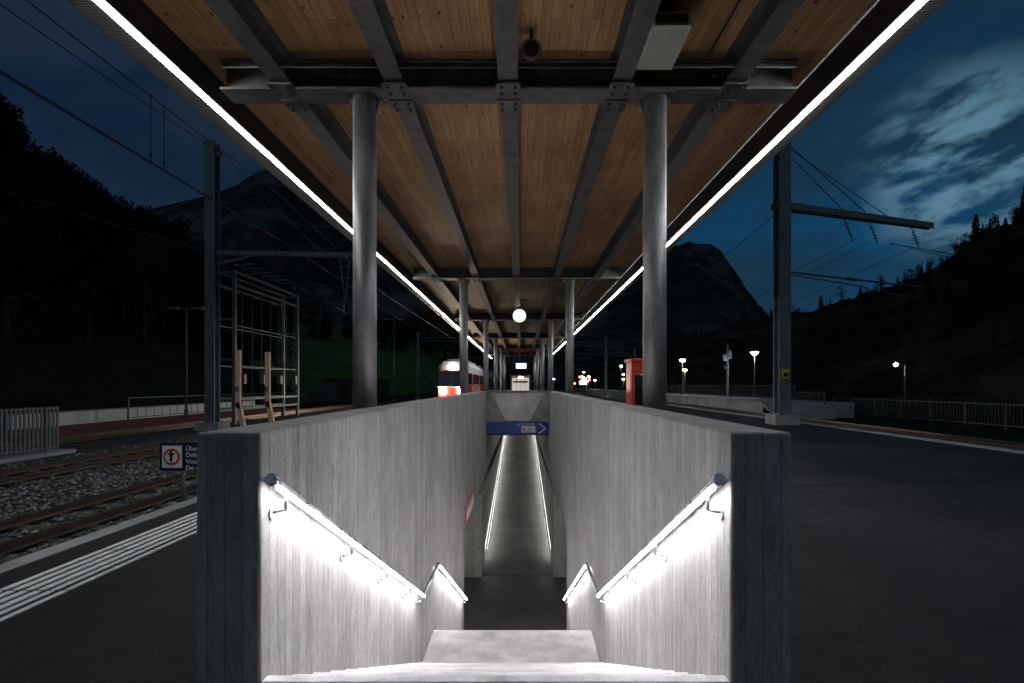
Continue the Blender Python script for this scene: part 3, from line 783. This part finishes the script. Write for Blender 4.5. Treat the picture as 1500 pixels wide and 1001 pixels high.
hill('mountain', [(-1400,1200,420),(-981,1200,376),(-885,1200,411),(-725,1200,448),(-661,1200,472),(-600,1200,508),(-581,1200,508),(-533,1200,480),(-469,1200,424),(-389,1200,376),(-261,1200,296),(-101,1200,216),(27,1200,150),(150,1200,90)],
     [(-700,500),(-600,500),(-520,500),(-450,500),(-400,500),(-350,500),(-300,500),(-260,500),(-220,500),(-180,500),(-120,500),(-60,500),(0,500),(60,500)], -1, MT, 160, 60, 34, .006, .9)
hill('mountain', [(20,1000,60),(80,1000,120),(129,1000,167),(183,1000,220),(236,1000,256),(296,1000,274),(329,1000,277),(369,1000,266),(399,1000,247),(423,1000,214),(449,1000,174),(473,1000,140),(496,1000,114),(556,1000,74),(800,1000,50)],
     [(0,450),(30,450),(60,450),(90,450),(120,450),(140,450),(160,450),(175,450),(190,450),(205,450),(220,450),(235,450),(250,450),(280,450),(400,450)], -1, MT, 160, 60, 22, .009, .8, seed=9)

# ------------------------------------------------------------------ trees
def leaf(V, F, c, s, rr):
    a = Vector((rr.gauss(0,1),rr.gauss(0,1),rr.gauss(0,1))).normalized(); b = a.cross(Vector((rr.gauss(0,1),rr.gauss(0,1),rr.gauss(0,1)))).normalized()
    i = len(V); V.extend([tuple(c+a*s), tuple(c+b*s*.6), tuple(c-a*s), tuple(c-b*s*.6)]); F.append((i,i+1,i+2,i+3))
def trunk(V, F, p, h, r):
    i = len(V); p = Vector(p)
    for zz, k in ((-.5, 1), (h*.5, .6), (h, .1)):
        for t in range(5): V.append((p.x+r*k*math.cos(t*1.257), p.y+r*k*math.sin(t*1.257), p.z+zz))
    for a in (0, 5):
        for t in range(5): F.append((i+a+t, i+a+(t+1)%5, i+a+5+(t+1)%5, i+a+5+t))
def decid(V, F, p, h, rr, dens=1.0):
    p = Vector(p); trunk(V, F, p, h*.7, h*.03)
    for _ in range(int(8*dens)+3):
        a = rr.uniform(0, 6.28); rad = rr.uniform(0, .3)*h; zc = rr.uniform(.35, .92)*h
        rad *= 1-abs(zc/h-.6)*1.1
        c = p+Vector((math.cos(a)*rad, math.sin(a)*rad, zc)); cr = rr.uniform(.10, .19)*h
        for _ in range(int(36*dens)):
            d = Vector((rr.gauss(0,1),rr.gauss(0,1),rr.gauss(0,.8))).normalized()*cr*rr.uniform(.4,1.1)
            leaf(V, F, c+d, h*rr.uniform(.022,.045), rr)
def conif(V, F, p, h, rr, dens=1.0):
    p = Vector(p); trunk(V, F, p, h*.98, h*.022); n = int(16*dens)+5
    for k in range(n):
        f = k/n; zc = h*(.12+.86*f); R = h*.24*(1-f)**.8*rr.uniform(.7,1.1)+.1
        for _ in range(int(9*dens)+4):
            a = rr.uniform(0,6.28); L = R*rr.uniform(.6,1.1); d = Vector((math.cos(a), math.sin(a), -.35)); s = Vector((-math.sin(a), math.cos(a), 0))*R*.18
            b = p+Vector((0,0,zc)); i = len(V)
            V.extend([tuple(b), tuple(b+d*L*.55+s), tuple(b+d*L), tuple(b+d*L*.55-s)]); F.append((i,i+1,i+2,i+3))
            leaf(V, F, b+d*L*rr.uniform(.3,.95), h*.025, rr)
def mk(name, V, F, m):
    me = bpy.data.meshes.new(name); me.from_pydata(V, [], F); me.materials.append(m); o = bpy.data.objects.new(name, me); COL.objects.link(o)
rr = random.Random(11); V = []; F = []
for _ in range(330):
    fu = rr.random()*.58; v = rr.random()**.7*1.02; p = fL(fu, v)
    if p[0] > -30: continue
    h = rr.uniform(4.5, 9)
    (decid if rr.random() < .6 else conif)(V, F, p, h, rr, .8)
for _ in range(90):
    fu = .05+rr.random()*.55; p = fL(fu, rr.uniform(.96, 1.03)); (decid if rr.random() < .65 else conif)(V, F, p, rr.uniform(4, 8), rr, 1.3)
for _ in range(110):
    fu = .52+rr.random()*.46; p = fL(fu, rr.uniform(.62, 1.0)); (decid if rr.random() < .5 else conif)(V, F, p, rr.uniform(6, 11), rr, .8)
mk('forest', V, F, LEAF)
V = []; F = []
for _ in range(190):
    fu = rr.random(); p = fR(fu, rr.random()**.8); (decid if rr.random() < .6 else conif)(V, F, p, rr.uniform(2, 5), rr, .6)
for _ in range(80):
    fu = .1+rr.random()*.85; p = fR(fu, rr.uniform(.97, 1.02)); (decid if rr.random() < .5 else conif)(V, F, p, rr.uniform(1.5, 4.0), rr, .9)
mk('hillside_shrubs', V, F, LEAFD)
for (x, y, z_, h) in ((99,169,24,7.5),(99.5,150,25.5,5.5),(104,117,31.5,9.5),(106,112,32.5,6),(99,100.5,33,8),(101,98,33.5,6.5),(92,188,25.5,4)):
    V = []; F = []; conif(V, F, (x, y, z_), h, rr, 1.8); mk('pine_tree', V, F, LEAFD)

# ------------------------------------------------------------------ sky
w = bpy.data.worlds.new('World'); sc.world = w; w.use_nodes = True
t = w.node_tree; nd = t.nodes; lk = t.links; bg = nd['Background']
def W(typ, **kw):
    n = nd.new(typ)
    for k_, v_ in kw.items(): setattr(n, k_, v_)
    return n
def wmix(a, b, f, mode='MIX'):
    m = W('ShaderNodeMixRGB', blend_type=mode)
    for i, v_ in ((0, f), (1, a), (2, b)):
        if isinstance(v_, (int, float)): m.inputs[i].default_value = v_
        elif isinstance(v_, tuple): m.inputs[i].default_value = (*v_, 1)
        else: lk.new(v_, m.inputs[i])
    return m.outputs[0]
def wmath(op, a, b=None, clamp=False):
    m = W('ShaderNodeMath', operation=op, use_clamp=clamp)
    for i, v_ in ((0, a), (1, b)):
        if v_ is None: continue
        if isinstance(v_, (int, float)): m.inputs[i].default_value = v_
        else: lk.new(v_, m.inputs[i])
    return m.outputs[0]
def wrange(v_, a, b):
    m = W('ShaderNodeMapRange', interpolation_type='SMOOTHSTEP'); m.inputs[1].default_value = a; m.inputs[2].default_value = b; lk.new(v_, m.inputs[0]); return m.outputs[0]
sky = W('ShaderNodeTexSky', sky_type='NISHITA'); sky.sun_disc = False
sky.sun_elevation = math.radians(1); sky.sun_rotation = math.radians(200)
tc = W('ShaderNodeTexCoord'); sp = W('ShaderNodeSeparateXYZ'); lk.new(tc.outputs['Generated'], sp.inputs[0])
dx, dy, dz = sp.outputs
az = wrange(dx, -.35, .60)
lowf = wrange(dz, .58, .05)
f = wmath('MULTIPLY', az, wmath('ADD', wmath('MULTIPLY', lowf, .86), .14))
base = wmix((.0050, .0150, .038), (.0050, .068, .165), f)
cv = W('ShaderNodeCombineXYZ')
lk.new(wmath('MULTIPLY', dx, 1.6), cv.inputs[0]); lk.new(wmath('MULTIPLY', dy, 1.6), cv.inputs[1]); lk.new(wmath('ADD', wmath('MULTIPLY', dz, 3.6), wmath('MULTIPLY', dx, -.9)), cv.inputs[2])
def wn(scale, detail, rough, dist=0):
    n = W('ShaderNodeTexNoise'); n.inputs['Scale'].default_value = scale; n.inputs['Detail'].default_value = detail; n.inputs['Roughness'].default_value = rough; n.inputs['Distortion'].default_value = dist
    lk.new(cv.outputs[0], n.inputs['Vector']); return n.outputs['Fac']
c1 = wrange(wn(2.0, 6, .55, .2), .36, .60)
cloudcol = wmix((.0120, .0230, .042), (.0085, .028, .052), az)
col = wmix(base, cloudcol, wmath('MULTIPLY', c1, .85))
c3 = wrange(wn(4.2, 5, .52, .3), .48, .74)
col = wmix(col, wmix((.020,.036,.060), (.016,.058,.100), az), wmath('MULTIPLY', c3, .45))
c2 = wrange(wn(7.5, 5, .55, .1), .42, .64)
vd = W('ShaderNodeVectorMath', operation='DOT_PRODUCT'); lk.new(tc.outputs['Generated'], vd.inputs[0]); vd.inputs[1].default_value = Vector((657, 750, 325)).normalized()
gl = wrange(vd.outputs['Value'], .988, 1.0)
col = wmix(col, (.11, .23, .32), wmath('MULTIPLY', wmath('MULTIPLY', c2, gl), .9, True))
bk = wrange(dy, .1, -.9); col = wmix(col, (.078, .108, .142), bk)
ns = wmix(sky.outputs[0], (.004, .008, .016), 1.0, 'MULTIPLY')
col = wmix(col, ns, .05, 'ADD')
lk.new(col, bg.inputs[0]); bg.inputs[1].default_value = 1.0
sun = bpy.data.lights.new('sun', 'SUN'); sun.energy = .03; sun.angle = math.radians(25); sun.color = (.75, .87, 1)
so = bpy.data.objects.new('sun', sun); so.rotation_euler = (math.radians(65), 0, math.radians(-18)); COL.objects.link(so)

# ------------------------------------------------------------------ camera
cam = bpy.data.cameras.new('camera'); co = bpy.data.objects.new('camera', cam); COL.objects.link(co)
co.location = (0, 0, 1.66); co.rotation_euler = (math.pi/2, 0, 0)
cam.lens = 18; cam.sensor_width = 36; cam.shift_x = -13/1500; cam.shift_y = 63.5/1500
cam.clip_start = .05; cam.clip_end = 6000
sc.camera = co
